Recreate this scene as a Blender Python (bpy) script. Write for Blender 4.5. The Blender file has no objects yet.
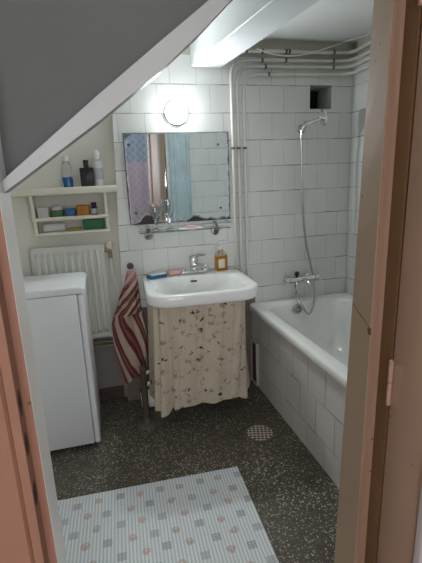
import bpy, bmesh, math, random
from mathutils import Vector, Matrix
random.seed(7)
S = bpy.context.scene
COL = S.collection
PI = math.pi

# ------------------------------------------------------------------ nodes
class NT:
    def __init__(self, name):
        self.m = bpy.data.materials.new(name)
        self.m.use_nodes = True
        self.t = self.m.node_tree
        self.b = self.t.nodes['Principled BSDF']
        self.out = self.t.nodes['Material Output']
    def n(self, kind, **kw):
        nd = self.t.nodes.new(kind)
        for k, v in kw.items():
            setattr(nd, k, v)
        return nd
    def put(self, sock, v):
        if hasattr(v, 'is_output') or isinstance(v, bpy.types.NodeSocket):
            self.t.links.new(v, sock)
        else:
            sock.default_value = v
    def math(self, op, a, b=None, c=None):
        nd = self.n('ShaderNodeMath', operation=op)
        self.put(nd.inputs[0], a)
        if b is not None: self.put(nd.inputs[1], b)
        if c is not None: self.put(nd.inputs[2], c)
        return nd.outputs[0]
    def obj(self):
        return self.n('ShaderNodeTexCoord').outputs['Object']
    def uv(self):
        return self.n('ShaderNodeTexCoord').outputs['UV']
    def sep(self, v):
        nd = self.n('ShaderNodeSeparateXYZ'); self.put(nd.inputs[0], v)
        return nd.outputs[0], nd.outputs[1], nd.outputs[2]
    def comb(self, x, y, z=0.0):
        nd = self.n('ShaderNodeCombineXYZ')
        self.put(nd.inputs[0], x); self.put(nd.inputs[1], y); self.put(nd.inputs[2], z)
        return nd.outputs[0]
    def noise(self, vec, scale, detail=2.0, rough=0.5):
        nd = self.n('ShaderNodeTexNoise')
        self.put(nd.inputs['Vector'], vec); nd.inputs['Scale'].default_value = scale
        nd.inputs['Detail'].default_value = detail; nd.inputs['Roughness'].default_value = rough
        return nd.outputs[0]
    def voro(self, vec, scale, feature='F1', rnd=1.0):
        nd = self.n('ShaderNodeTexVoronoi', feature=feature)
        self.put(nd.inputs['Vector'], vec); nd.inputs['Scale'].default_value = scale
        nd.inputs['Randomness'].default_value = rnd
        return nd.outputs
    def white(self, vec):
        nd = self.n('ShaderNodeTexWhiteNoise'); self.put(nd.inputs['Vector'], vec)
        return nd.outputs['Value']
    def ramp(self, v, a, b, lo=0.0, hi=1.0, smooth=False):
        nd = self.n('ShaderNodeMapRange')
        if smooth: nd.interpolation_type = 'SMOOTHSTEP'
        self.put(nd.inputs[0], v)
        for i, x in enumerate((a, b, lo, hi)): self.put(nd.inputs[i + 1], x)
        return nd.outputs[0]
    def mix(self, f, a, b):
        nd = self.n('ShaderNodeMix', data_type='RGBA')
        self.put(nd.inputs[0], f)
        for s, v in ((nd.inputs[6], a), (nd.inputs[7], b)):
            self.put(s, v if not isinstance(v, tuple) else (*v, 1.0)[:4])
        return nd.outputs[2]
    def color(self, v):
        self.put(self.b.inputs['Base Color'], v if not isinstance(v, tuple) else (*v, 1.0)[:4])
    def bump(self, h, strength=0.3, dist=0.002):
        nd = self.n('ShaderNodeBump')
        nd.inputs['Strength'].default_value = strength; nd.inputs['Distance'].default_value = dist
        self.put(nd.inputs['Height'], h)
        self.t.links.new(nd.outputs[0], self.b.inputs['Normal'])
    def set(self, **kw):
        for k, v in kw.items():
            self.b.inputs[k.replace('_', ' ').title().replace('Ior', 'IOR')].default_value = v
        return self

def plain(name, c, rough=0.5, metal=0.0, var=0.06, scale=30.0, spec=0.5, bump=0.0):
    t = NT(name)
    v = t.noise(t.obj(), scale, 3.0)
    d = tuple(max(0, x * (1 - var * 2)) for x in c); l = tuple(min(1, x * (1 + var)) for x in c)
    t.color(t.mix(v, d, l))
    t.set(roughness=rough, metallic=metal)
    t.b.inputs['Specular IOR Level'].default_value = spec
    if bump: t.bump(v, bump, 0.001)
    return t.m

def glass(name, c=(0.95, 0.98, 0.97), rough=0.02, ior=1.45):
    t = NT(name); t.color(c); t.set(roughness=rough)
    t.b.inputs['Transmission Weight'].default_value = 1.0
    t.b.inputs['IOR'].default_value = ior
    return t.m

def tile_mat(name, hx, x0, z0, base=(0.78, 0.79, 0.765), size=0.15, alt=1.0, vdark=0.5, top=None, dirt=0.25, lower_band=None, sizev=None):
    """square wall tiles in running bond; hx = 0 for x/z walls, 1 for y/z walls"""
    t = NT(name); P = t.obj(); x, y, z = t.sep(P)
    h = (x, y)[hx]
    nz = t.noise(P, 9.0, 2.0)
    wob = t.math('MULTIPLY', t.math('SUBTRACT', nz, 0.5), 0.004)
    v = t.math('DIVIDE', t.math('SUBTRACT', t.math('ADD', z, wob), z0), sizev or size)
    row = t.math('FLOOR', v)
    par = t.math('ABSOLUTE', t.math('MODULO', row, 2.0))
    off = t.math('MULTIPLY', t.math('SUBTRACT', alt, par), 0.5)
    u = t.math('ADD', t.math('DIVIDE', t.math('SUBTRACT', h, x0), size), off)
    fu = t.math('FRACT', u); fv = t.math('FRACT', v)
    eu = t.math('MINIMUM', fu, t.math('SUBTRACT', 1.0, fu))
    ev = t.math('MINIMUM', fv, t.math('SUBTRACT', 1.0, fv))
    patch = t.ramp(t.noise(P, 7.0, 3.0), 0.40, 0.62)
    mh = t.math('MULTIPLY', t.ramp(ev, 0.009, 0.020, 1.0, 0.0), t.math('ADD', 0.35, t.math('MULTIPLY', patch, 0.65)))
    mv = t.math('MULTIPLY', t.ramp(eu, 0.008, 0.017, 1.0, 0.0), t.math('MULTIPLY', t.ramp(t.noise(P, 5.0, 2.0), 0.3, 0.7, 0.4, 1.0), vdark))
    mort = t.math('MAXIMUM', mh, mv)
    rnd = t.white(t.comb(t.math('FLOOR', u), row, 0.0))
    d = tuple(c * 0.92 for c in base)
    tile = t.mix(rnd, d, base)
    smut = t.ramp(t.noise(P, 2.5, 3.0), 0.45, 0.75, 0.0, dirt)
    tile = t.mix(smut, tile, (0.50, 0.50, 0.46))
    col = t.mix(mort, tile, (0.13, 0.125, 0.115))
    if top is not None:
        col = t.mix(t.ramp(z, top, top + 0.003), col, (0.50, 0.49, 0.40))
    if lower_band is not None:  # brown below a set height, left of a set x
        low = t.math('MULTIPLY', t.ramp(z, lower_band[0], lower_band[0] + 0.002, 1.0, 0.0), t.ramp(x, lower_band[1], lower_band[1] + 0.002, 1.0, 0.0))
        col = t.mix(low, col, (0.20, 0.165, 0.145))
    t.color(col)
    t.put(t.b.inputs['Roughness'], t.ramp(mort, 0, 1, 0.27, 0.8))
    t.b.inputs['Specular IOR Level'].default_value = 0.4
    t.bump(t.math('SUBTRACT', 1.0, mort), 0.4, 0.002)
    return t.m

M = {}
M['tile_back'] = tile_mat('back wall white tiles', 0, -0.684, 1.701, top=2.001, lower_band=(0.60, -0.66))
M['tile_right'] = tile_mat('right wall white tiles', 1, -0.03, 1.701, top=2.001, base=(0.80, 0.81, 0.79))
M['tile_front'] = tile_mat('front wall white tiles', 0, -0.60, 1.701)
M['tile_bath'] = tile_mat('bath panel tiles', 1, -0.442, 0.137, size=0.163, sizev=0.180, alt=1.0, vdark=1.0, base=(0.78, 0.765, 0.74))
M['plaster'] = plain('cream plaster', (0.68, 0.655, 0.58), 0.8, var=0.05, scale=4, bump=0.05)
t = NT('cream plaster with brown dado'); x, y, z = t.sep(t.obj()); nz = t.noise(t.obj(), 4.0, 3.0)
t.color(t.mix(t.ramp(t.math('ADD', z, t.math('MULTIPLY', nz, 0.01)), 0.430, 0.434), (0.27, 0.24, 0.215), t.mix(nz, (0.76, 0.745, 0.67), (0.82, 0.80, 0.73)))); t.set(roughness=0.8)  # darker brown near the floor, cream above
M['alcove'] = t.m
M['ceiling'] = plain('ceiling paint', (0.68, 0.69, 0.68), 0.8, var=0.03, scale=3)
M['white_paint'] = plain('white gloss paint', (0.72, 0.73, 0.71), 0.35, var=0.04, scale=9)
M['post_paint'] = plain('grey white post paint', (0.36, 0.37, 0.367), 0.5, var=0.04, scale=9)
M['beam_paint'] = plain('beam white paint', (0.55, 0.575, 0.585), 0.55, var=0.03, scale=5)
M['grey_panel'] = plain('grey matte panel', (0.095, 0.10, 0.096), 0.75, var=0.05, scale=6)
M['dark_hole'] = plain('black duct', (0.01, 0.01, 0.011), 0.9)
M['niche'] = plain('niche plaster', (0.60, 0.61, 0.58), 0.8, var=0.08, scale=12)
M['pipe_paint'] = plain('cream painted pipe', (0.64, 0.64, 0.58), 0.4, var=0.08, scale=14)
M['clip'] = plain('dark pipe clip', (0.12, 0.10, 0.085), 0.5, metal=0.3)
M['enamel'] = plain('white enamel', (0.88, 0.885, 0.86), 0.12, var=0.01, scale=3)
M['ceramic'] = plain('white ceramic', (0.80, 0.80, 0.78), 0.12, var=0.01, scale=3)
M['chrome'] = plain('chrome', (0.72, 0.73, 0.74), 0.12, metal=1.0, var=0.02)
M['dull_chrome'] = plain('dull chrome', (0.45, 0.45, 0.44), 0.3, metal=1.0, var=0.1)
M['appliance'] = plain('white appliance steel', (0.80, 0.82, 0.83), 0.35, var=0.01, scale=3)
M['appliance_lid'] = plain('white appliance plastic', (0.88, 0.90, 0.92), 0.3, var=0.01, scale=3)
M['black_rubber'] = plain('black rubber', (0.02, 0.02, 0.02), 0.7)
M['radiator'] = plain('radiator white', (0.66, 0.66, 0.61), 0.4, var=0.03, scale=8)
M['brass_cream'] = plain('aged valve cream', (0.68, 0.62, 0.47), 0.4, var=0.1)
M['old_brass'] = plain('tarnished brass', (0.34, 0.29, 0.20), 0.4, metal=0.6, var=0.15)
M['shelf_paint'] = plain('cream shelf paint', (0.78, 0.75, 0.62), 0.4, var=0.05, scale=14)
M['white_plastic'] = plain('white plastic', (0.80, 0.80, 0.80), 0.35)
M['black_plastic'] = plain('black plastic', (0.012, 0.012, 0.014), 0.3)
M['blue_liquid'] = plain('blue liquid', (0.02, 0.12, 0.36), 0.15)
M['clear'] = glass('clear plastic', (0.92, 0.95, 0.96))
M['pane'] = glass('shelf glass', (0.80, 0.92, 0.88))
M['amber'] = glass('amber liquid soap', (0.72, 0.38, 0.05), 0.03, 1.36)
M['lilac_label'] = plain('lilac label', (0.62, 0.60, 0.68), 0.5, var=0.2, scale=120)
M['cream_label'] = plain('cream label', (0.72, 0.70, 0.58), 0.5, var=0.2, scale=150)
M['card_white'] = plain('white carton', (0.68, 0.68, 0.66), 0.6, var=0.1, scale=60)
M['green'] = plain('green print', (0.10, 0.24, 0.08), 0.5, var=0.25, scale=80)
M['green_dark'] = plain('dark green carton', (0.025, 0.16, 0.06), 0.5, var=0.2, scale=80)
M['blue'] = plain('blue carton', (0.03, 0.16, 0.40), 0.5, var=0.25, scale=80)
M['orange'] = plain('orange carton', (0.55, 0.23, 0.035), 0.5, var=0.15, scale=60)
M['navy'] = plain('navy cap', (0.012, 0.015, 0.05), 0.4)
M['yellow'] = plain('yellow wrapper', (0.45, 0.34, 0.05), 0.5, var=0.2, scale=80)
M['pink_soap'] = plain('pink soap', (0.72, 0.45, 0.38), 0.4, var=0.06)
M['sponge_blue'] = plain('blue sponge', (0.02, 0.14, 0.27), 0.8, var=0.2, scale=200, bump=0.4)
M['sponge_white'] = plain('white sponge', (0.74, 0.78, 0.80), 0.8, var=0.1, scale=200, bump=0.4)
M['rust'] = plain('rusty waste pipe', (0.085, 0.055, 0.040), 0.6, var=0.3, scale=40)
M['iron'] = plain('dark iron flange', (0.13, 0.115, 0.10), 0.5, var=0.2, scale=40)
M['drain_metal'] = plain('drain grate', (0.62, 0.53, 0.45), 0.4, metal=0.1, var=0.15, scale=60)
M['brown_vent'] = plain('brown hatch', (0.075, 0.035, 0.030), 0.5, var=0.2, scale=30)
M['hatch_frame'] = plain('hatch frame', (0.50, 0.44, 0.39), 0.5, var=0.1, scale=40)
M['toy_blue'] = plain('shower face blue grey', (0.30, 0.40, 0.47), 0.3)
M['cable'] = plain('white cable', (0.72, 0.72, 0.66), 0.5)
M['hinge'] = plain('painted hinge', (0.48, 0.33, 0.25), 0.4, var=0.08, scale=50)
M['mould'] = plain('lilac grey moulding', (0.56, 0.50, 0.52), 0.4, var=0.06, scale=10)
M['rabbet'] = plain('brown varnish', (0.17, 0.085, 0.034), 0.5, var=0.12, scale=12)
M['lens_black'] = plain('black slot', (0.01, 0.01, 0.01), 0.6)
M['hall_wall'] = plain('hall wall paint', (0.50, 0.44, 0.38), 0.8, var=0.04, scale=4)
M['hall_floor'] = plain('hall floor', (0.16, 0.11, 0.08), 0.6, var=0.1, scale=10)

# globe of the lamp
t = NT('opal lamp globe'); t.color((0.9, 0.9, 0.9)); t.set(roughness=0.3)
t.b.inputs['Emission Color'].default_value = (0.93, 0.98, 1.0, 1)
t.b.inputs['Emission Strength'].default_value = 1.0
M['globe'] = t.m; GLOBE = t

# terrazzo floor
t = NT('dark terrazzo'); P = t.obj(); x, y, z = t.sep(P); P2 = t.comb(x, y, 0.0)
warp = t.noise(P2, 60, 2.0)
o = t.voro(t.comb(t.math('ADD', x, t.math('MULTIPLY', warp, 0.006)), y), 108.0)
o2 = t.voro(P2, 210.0)
s1 = t.sep(o['Color'])[0]; s2 = t.sep(o2['Color'])[0]
chip = t.math('MULTIPLY', t.ramp(s1, 0.42, 0.46), t.ramp(o['Distance'], 0.34, 0.42, 1.0, 0.0))
chip2 = t.math('MULTIPLY', t.ramp(s2, 0.48, 0.53), t.ramp(o2['Distance'], 0.34, 0.42, 1.0, 0.0))
base = t.mix(t.noise(P2, 7.0, 3.0), (0.058, 0.049, 0.036), (0.120, 0.104, 0.080))
cc = t.mix(t.sep(o['Color'])[1], (0.26, 0.24, 0.18), (0.72, 0.69, 0.58))
grime = t.ramp(t.noise(P2, 3.0, 3.0), 0.35, 0.65, 0.35, 1.0)
c1 = t.mix(t.math('MULTIPLY', chip2, t.math('MULTIPLY', grime, 0.75)), base, (0.30, 0.28, 0.22))
t.color(t.mix(t.math('MULTIPLY', chip, grime), c1, cc))
t.put(t.b.inputs['Roughness'], t.ramp(t.noise(P2, 12.0), 0.3, 0.7, 0.42, 0.65))
t.b.inputs['Specular IOR Level'].default_value = 0.35
M['terrazzo'] = t.m

# bath mat: ribbed foam with printed squares and shells
t = NT('ribbed foam mat print'); x, y, z = t.sep(t.obj())
rib = t.math('FRACT', t.math('MULTIPLY', x, 1 / 0.0135))
ribm = t.ramp(t.math('ABSOLUTE', t.math('SUBTRACT', rib, 0.5)), 0.20, 0.34)
PX, PY = 0.088, 0.076
warpx = t.math('MULTIPLY', t.math('SUBTRACT', t.noise(t.comb(x, y), 55.0, 1.0), 0.5), 0.020)
warpy = t.math('MULTIPLY', t.math('SUBTRACT', t.noise(t.comb(y, x), 55.0, 1.0), 0.5), 0.020)
v = t.math('DIVIDE', y, PY); row = t.math('FLOOR', v)
u = t.math('ADD', t.math('DIVIDE', x, PX), t.math('MULTIPLY', t.math('ABSOLUTE', t.math('MODULO', row, 2.0)), 0.5))
cl = t.math('FLOOR', u)
rx = t.white(t.comb(cl, row, 3.0)); ry = t.white(t.comb(cl, row, 8.0))
lx = t.math('MULTIPLY', t.math('SUBTRACT', t.math('FRACT', u), t.math('ADD', 0.4, t.math('MULTIPLY', rx, 0.2))), PX)
ly = t.math('MULTIPLY', t.math('SUBTRACT', t.math('FRACT', v), t.math('ADD', 0.4, t.math('MULTIPLY', ry, 0.2))), PY)
kind = t.math('ABSOLUTE', t.math('MODULO', t.math('ADD', cl, row), 2.0))
sq = t.ramp(t.math('MAXIMUM', t.math('ABSOLUTE', lx), t.math('ABSOLUTE', ly)), 0.0165, 0.0185, 1.0, 0.0)
wv = t.math('FRACT', t.math('MULTIPLY', t.math('ADD', ly, 0.5), 1 / 0.009))
sq = t.math('MULTIPLY', sq, t.ramp(wv, 0.35, 0.5, 0.45, 1.0))
lx = t.math('ADD', lx, warpx); ly = t.math('ADD', ly, warpy)
rad = t.math('SQRT', t.math('ADD', t.math('MULTIPLY', lx, lx), t.math('MULTIPLY', ly, ly)))
notch = t.ramp(t.math('SUBTRACT', t.math('ABSOLUTE', lx), t.math('MULTIPLY', ly, 0.9)), -0.002, 0.001)
notch = t.math('MAXIMUM', notch, t.ramp(rad, 0.010, 0.012))
sh = t.math('MULTIPLY', t.ramp(rad, 0.0150, 0.0180, 1.0, 0.0), t.math('ADD', 0.25, t.math('MULTIPLY', notch, 0.5)))
rc = t.white(t.comb(cl, row, 5.0))
shc = t.mix(rc, (0.38, 0.22, 0.21), (0.58, 0.34, 0.20))
sqc = t.mix(rc, (0.26, 0.24, 0.31), (0.36, 0.37, 0.44))
b0 = t.mix(ribm, (0.79, 0.82, 0.83), (0.56, 0.61, 0.645))
b1 = t.mix(t.math('MULTIPLY', t.math('MULTIPLY', sq, t.math('SUBTRACT', 1.0, kind)), 0.72), b0, sqc)
b2 = t.mix(t.math('MULTIPLY', t.math('MULTIPLY', sh, kind), 0.72), b1, shc)
t.color(b2); t.set(roughness=0.75); t.bump(t.math('SUBTRACT', 1.0, ribm), 0.6, 0.002)
M['mat'] = t.m

# printed cotton of the basin curtain
t = NT('cream cotton with sprigs'); uvv = t.uv(); u, v, _ = t.sep(uvv)
w1 = t.noise(uvv, 45.0, 2.0); w2 = t.noise(t.comb(v, u), 45.0, 2.0)
uw = t.math('ADD', u, t.math('MULTIPLY', t.math('SUBTRACT', w1, 0.5), 0.075))
vw = t.math('ADD', v, t.math('MULTIPLY', t.math('SUBTRACT', w2, 0.5), 0.050))
o = t.voro(t.comb(uw, t.math('MULTIPLY', vw, 1.25)), 19.0, rnd=0.75)
dark = t.ramp(o['Distance'], 0.17, 0.24, 1.0, 0.0)
o3 = t.voro(t.comb(t.math('ADD', uw, 0.37), vw), 25.0, rnd=0.8)
red = t.math('MULTIPLY', t.ramp(o3['Distance'], 0.22, 0.36, 0.65, 0.0), t.ramp(t.sep(o3['Color'])[1], 0.15, 0.25))
o4 = t.voro(t.comb(uw, t.math('ADD', vw, 0.2)), 19.0, rnd=1.0)
tan = t.ramp(o4['Distance'], 0.14, 0.34, 0.42, 0.0)
wob = t.mix(t.noise(uvv, 9.0, 2.0), (0.44, 0.37, 0.285), (0.55, 0.48, 0.385))
c = t.mix(tan, wob, (0.42, 0.31, 0.19))
c = t.mix(red, c, (0.18, 0.125, 0.09))
t.color(t.mix(t.math('MULTIPLY', dark, t.ramp(t.sep(o['Color'])[0], 0.12, 0.2)), c, (0.035, 0.03, 0.035)))
t.set(roughness=0.85); t.b.inputs['Specular IOR Level'].default_value = 0.1
M['cotton'] = t.m

# striped towel
t = NT('maroon and cream striped terry'); u, v, _ = t.sep(t.uv())
f = t.math('FRACT', t.math('MULTIPLY', t.math('ADD', u, t.math('MULTIPLY', t.noise(t.uv(), 6.0), 0.02)), 7.0))
st = t.ramp(t.math('ABSOLUTE', t.math('SUBTRACT', f, 0.5)), 0.25, 0.29)
thin = t.ramp(t.math('ABSOLUTE', t.math('SUBTRACT', f, 0.5)), 0.05, 0.08, 1.0, 0.0)
pinkc = t.mix(t.noise(t.obj(), 30.0), (0.22, 0.060, 0.070), (0.11, 0.022, 0.030))
c = t.mix(st, pinkc, (0.50, 0.385, 0.29))
c = t.mix(t.math('MULTIPLY', thin, 0.45), c, (0.36, 0.20, 0.20))
top = t.ramp(v, 0.80, 0.97)
c = t.mix(top, c, (0.62, 0.34, 0.37))
t.color(c); t.set(roughness=0.95); t.b.inputs['Specular IOR Level'].default_value = 0.05
t.bump(t.noise(t.obj(), 400.0), 0.5, 0.002)
M['towel'] = t.m

# old mirror silvering: dark corroded edge where it has gone
t = NT('old mirror silver'); x, y, z = t.sep(t.obj())
nz = t.noise(t.obj(), 22.0, 4.0, 0.6)
nn = t.math('MULTIPLY', t.math('SUBTRACT', nz, 0.5), 0.05)
hump = t.math('ADD', t.ramp(t.math('ABSOLUTE', t.math('SUBTRACT', x, -0.20)), 0.0, 0.07, 0.045, 0.0, True),
              t.ramp(t.math('ABSOLUTE', t.math('SUBTRACT', x, 0.085)), 0.0, 0.06, 0.022, 0.0, True))
eb = t.math('SUBTRACT', t.math('ADD', t.math('ADD', z, 0.25), nn), hump)
er = t.math('ADD', t.math('SUBTRACT', 0.30, x), t.math('MULTIPLY', nn, 0.4))
el = t.math('ADD', t.math('ADD', x, 0.30), t.math('MULTIPLY', nn, 0.4))
et = t.math('ADD', t.math('SUBTRACT', 0.25, z), t.math('MULTIPLY', nn, 0.25))
bad = t.math('MAXIMUM', t.ramp(eb, 0.006, 0.02, 1.0, 0.0), t.ramp(t.math('MINIMUM', er, el), 0.002, 0.009, 1.0, 0.0))
bad = t.math('MAXIMUM', bad, t.ramp(et, 0.001, 0.005, 0.8, 0.0))
t.color(t.mix(bad, (0.80, 0.84, 0.85), (0.018, 0.016, 0.014)))
t.put(t.b.inputs['Metallic'], t.ramp(bad, 0, 1, 1.0, 0.0))
t.put(t.b.inputs['Roughness'], t.ramp(bad, 0, 1, 0.03, 0.5))
M['mirror'] = t.m

# pink door paint with chips knocked out of it
def door_paint(name, c, chips, crack=None, ry=0.012, under=(0.030, 0.018, 0.013)):
    t = NT(name); P = t.obj(); x, y, z = t.sep(P)
    nz = t.noise(P, 60.0, 3.0)
    m = 0.0
    for (cx, cy, cz, rz, rx) in chips:
        dx = t.math('DIVIDE', t.math('SUBTRACT', x, cx), rx)
        dy = t.math('DIVIDE', t.math('SUBTRACT', y, cy), ry)
        dz = t.math('DIVIDE', t.math('SUBTRACT', z, cz), rz)
        r = t.math('ADD', t.math('ADD', t.math('MULTIPLY', dx, dx), t.math('MULTIPLY', dy, dy)), t.math('MULTIPLY', dz, dz))
        r = t.math('ADD', r, t.math('MULTIPLY', t.math('SUBTRACT', nz, 0.5), 1.6))
        m = t.math('MAXIMUM', m, t.ramp(r, 0.8, 1.0, 1.0, 0.0))
    o = t.voro(P, 24.0)
    sp = t.math('MULTIPLY', t.ramp(o['Distance'], 0.06, 0.09, 1.0, 0.0), t.ramp(t.sep(o['Color'])[0], 0.80, 0.84))
    m = t.math('MAXIMUM', m, t.math('MULTIPLY', sp, 0.7))
    if crack:
        y0, z0, y1, z1 = crack
        ln = t.math('ABSOLUTE', t.math('SUBTRACT', t.math('ADD', z, t.math('MULTIPLY', t.math('SUBTRACT', nz, 0.5), 0.012)), t.math('MULTIPLY_ADD', y, (z1 - z0) / (y1 - y0), z0 - y0 * (z1 - z0) / (y1 - y0))))
        m = t.math('MAXIMUM', m, t.math('MULTIPLY', t.ramp(ln, 0.0010, 0.0022, 0.85, 0.0), t.ramp(x, -1.03, -1.02)))
    l = tuple(min(1, k * 1.06) for k in c); d = tuple(k * 0.88 for k in c)
    t.color(t.mix(m, t.mix(t.noise(P, 5.0, 2.0), d, l), under))
    t.set(roughness=0.6); t.b.inputs['Specular IOR Level'].default_value = 0.25
    return t.m
M['pink'] = door_paint('pink door frame paint', (0.29, 0.145, 0.097),
    [(-1.725, -1.712, 0.965, 0.026, 0.004), (-1.725, -1.712, 0.885, 0.024, 0.005), (-1.725, -1.712, 0.785, 0.024, 0.005), (-1.742, -1.735, 1.165, 0.010, 0.004)])
M['pink_tan'] = door_paint('tan pink lining paint', (0.33, 0.245, 0.175), [(-1.015, -1.672, 0.985, 0.010, 0.02)], ry=0.007, under=(0.13, 0.055, 0.03), crack=(-1.60, 1.030, -1.677, 0.99))
M['pink_stop'] = door_paint('brown pink stop paint', (0.30, 0.185, 0.125), [])
M['pink_leaf'] = door_paint('dusty pink door paint', (0.44, 0.285, 0.215), [])

def lattice_cloth():
    t = NT('blue and lilac lattice cloth'); x, y, z = t.sep(t.obj())
    a = t.math('FRACT', t.math('MULTIPLY', t.math('ADD', x, z), 7.5)); b = t.math('FRACT', t.math('MULTIPLY', t.math('SUBTRACT', x, z), 7.5))
    e = t.math('MAXIMUM', t.ramp(t.math('ABSOLUTE', t.math('SUBTRACT', a, 0.5)), 0.36, 0.44), t.ramp(t.math('ABSOLUTE', t.math('SUBTRACT', b, 0.5)), 0.36, 0.44))
    n = t.noise(t.obj(), 16.0, 3.0)
    blue = t.mix(n, (0.16, 0.30, 0.48), (0.42, 0.56, 0.68)); lil = t.mix(n, (0.44, 0.40, 0.56), (0.62, 0.57, 0.68))
    base = t.mix(t.ramp(z, 1.44, 1.47), lil, blue)
    t.color(t.mix(t.math('MULTIPLY', e, 0.55), base, (0.68, 0.68, 0.76))); t.set(roughness=0.9)
    return t.m
M['lattice'] = lattice_cloth()
M['shower_cloth'] = plain('pale blue shower curtain', (0.60, 0.70, 0.73), 0.5, var=0.14, scale=9)

# ------------------------------------------------------------------ mesh helpers
def obj(name, bm, mat, parent=None, smooth=30, loc=None):
    me = bpy.data.meshes.new(name)
    bm.normal_update(); bm.to_mesh(me); bm.free()
    mats = mat if isinstance(mat, (list, tuple)) else [mat]
    for m in mats: me.materials.append(M[m] if isinstance(m, str) else m)
    if smooth:
        for p in me.polygons: p.use_smooth = True
        me.set_sharp_from_angle(angle=math.radians(smooth))
    o = bpy.data.objects.new(name, me); COL.objects.link(o)
    if loc is not None: o.location = loc
    if parent is not None: o.parent = parent
    return o
def tag(o, label, cat, group=None):
    o['label'] = label; o['category'] = cat
    if group: o['group'] = group
    return o
def thing(name, label, cat, loc=(0, 0, 0), rz=0.0, group=None):
    o = bpy.data.objects.new(name, None); COL.objects.link(o)
    o.location = loc; o.rotation_euler = (0, 0, rz); o.empty_display_size = 0.05
    return tag(o, label, cat, group)
def struct(name, bm, mat, smooth=0, parent=None):
    o = obj(name, bm, mat, parent, smooth)
    if parent is None: o['kind'] = 'structure'
    return o
def box(bm, x0, x1, y0, y1, z0, z1, bev=0.0, seg=2, mi=0):
    r = bmesh.ops.create_cube(bm, size=1.0)
    vs = r['verts']
    for v in vs:
        v.co = Vector(((x0 + x1) / 2 + v.co.x * (x1 - x0), (y0 + y1) / 2 + v.co.y * (y1 - y0), (z0 + z1) / 2 + v.co.z * (z1 - z0)))
    fs = set(f for v in vs for f in v.link_faces)
    for f in fs: f.material_index = mi
    if bev:
        es = list(set(e for v in vs for e in v.link_edges))
        bmesh.ops.bevel(bm, geom=es, offset=bev, segments=seg, affect='EDGES', profile=0.5)
    return bm
def B(*a, **k): return box(bmesh.new(), *a, **k)
def quad(bm, pts, mi=0):
    f = bm.faces.new([bm.verts.new(p) for p in pts]); f.material_index = mi; return f
def lathe(bm, prof, c=(0, 0, 0), axis='Z', n=24, cap=True, mi=0, rot=None):
    """prof: list of (r, h)"""
    rings = []
    for r, h in prof:
        ring = []
        for k in range(n):
            a = 2 * PI * k / n
            p = Vector((r * math.cos(a), r * math.sin(a), h))
            if axis == 'X': p = Vector((p.z, p.x, p.y))
            elif axis == 'Y': p = Vector((p.y, p.z, p.x))
            if rot is not None: p = rot @ p
            ring.append(bm.verts.new(p + Vector(c)))
        rings.append(ring)
    return skin(bm, rings, cap, mi)
def skin(bm, rings, cap=True, mi=0, closed=True):
    n = len(rings[0])
    for a, b in zip(rings, rings[1:]):
        for k in range(n if closed else n - 1):
            f = bm.faces.new((a[k], a[(k + 1) % n], b[(k + 1) % n], b[k])); f.material_index = mi
    if cap:
        f = bm.faces.new(list(reversed(rings[0]))); f.material_index = mi
        f = bm.faces.new(rings[-1]); f.material_index = mi
    bmesh.ops.recalc_face_normals(bm, faces=bm.faces)
    return bm
def smooth_path(pts, sub=6):
    P = [Vector(p) for p in pts]; out = []
    for i in range(len(P) - 1):
        p0 = P[max(i - 1, 0)]; p1 = P[i]; p2 = P[i + 1]; p3 = P[min(i + 2, len(P) - 1)]
        for k in range(sub):
            s = k / sub
            out.append(0.5 * ((2 * p1) + (p2 - p0) * s + (2 * p0 - 5 * p1 + 4 * p2 - p3) * s * s + (3 * p1 - p0 - 3 * p2 + p3) * s ** 3))
    out.append(P[-1]); return out
def fillet(pts, r, n=6):
    P = [Vector(p) for p in pts]; out = [P[0]]
    for i in range(1, len(P) - 1):
        a = (P[i - 1] - P[i]).normalized(); b = (P[i + 1] - P[i]).normalized()
        s = P[i] + a * r; e = P[i] + b * r
        for k in range(n + 1):
            q = k / n
            out.append(s * (1 - q) ** 2 + P[i] * 2 * q * (1 - q) + e * q * q)
    out.append(P[-1]); return out
def tube(bm, pts, r, n=10, mi=0):
    P = [Vector(p) for p in pts]; rings = []
    t0 = (P[1] - P[0]).normalized()
    up = Vector((0, 0, 1)) if abs(t0.z) < 0.9 else Vector((1, 0, 0))
    nrm = (up - t0 * up.dot(t0)).normalized()
    for i, p in enumerate(P):
        t = (P[min(i + 1, len(P) - 1)] - P[max(i - 1, 0)]).normalized()
        nrm = (nrm - t * nrm.dot(t)).normalized(); bi = t.cross(nrm)
        rr = r(i / (len(P) - 1)) if callable(r) else r
        rings.append([bm.verts.new(p + (nrm * math.cos(2 * PI * k / n) + bi * math.sin(2 * PI * k / n)) * rr) for k in range(n)])
    return skin(bm, rings, True, mi)
def TUBE(pts, r, n=10): return tube(bmesh.new(), pts, r, n)
def LATHE(*a, **k): return lathe(bmesh.new(), *a, **k)
def prism(bm, pts, axis, a, b, bev=0.0, mi=0):
    """pts 2D polygon; axis 'Y': pts are (x,z); 'X': (y,z); 'Z': (x,y)"""
    def mk(p, h):
        return {'Y': (p[0], h, p[1]), 'X': (h, p[0], p[1]), 'Z': (p[0], p[1], h)}[axis]
    va = [bm.verts.new(mk(p, a)) for p in pts]; vb = [bm.verts.new(mk(p, b)) for p in pts]
    n = len(pts); fs = [bm.faces.new(va), bm.faces.new(list(reversed(vb)))]
    for k in range(n): fs.append(bm.faces.new((va[k], vb[k], vb[(k + 1) % n], va[(k + 1) % n])))
    for f in fs: f.material_index = mi
    bmesh.ops.recalc_face_normals(bm, faces=fs)
    if bev:
        es = list(set(e for f in fs for e in f.edges))
        bmesh.ops.bevel(bm, geom=es, offset=bev, segments=2, affect='EDGES')
    return bm
def PRISM(*a, **k): return prism(bmesh.new(), *a, **k)
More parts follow.
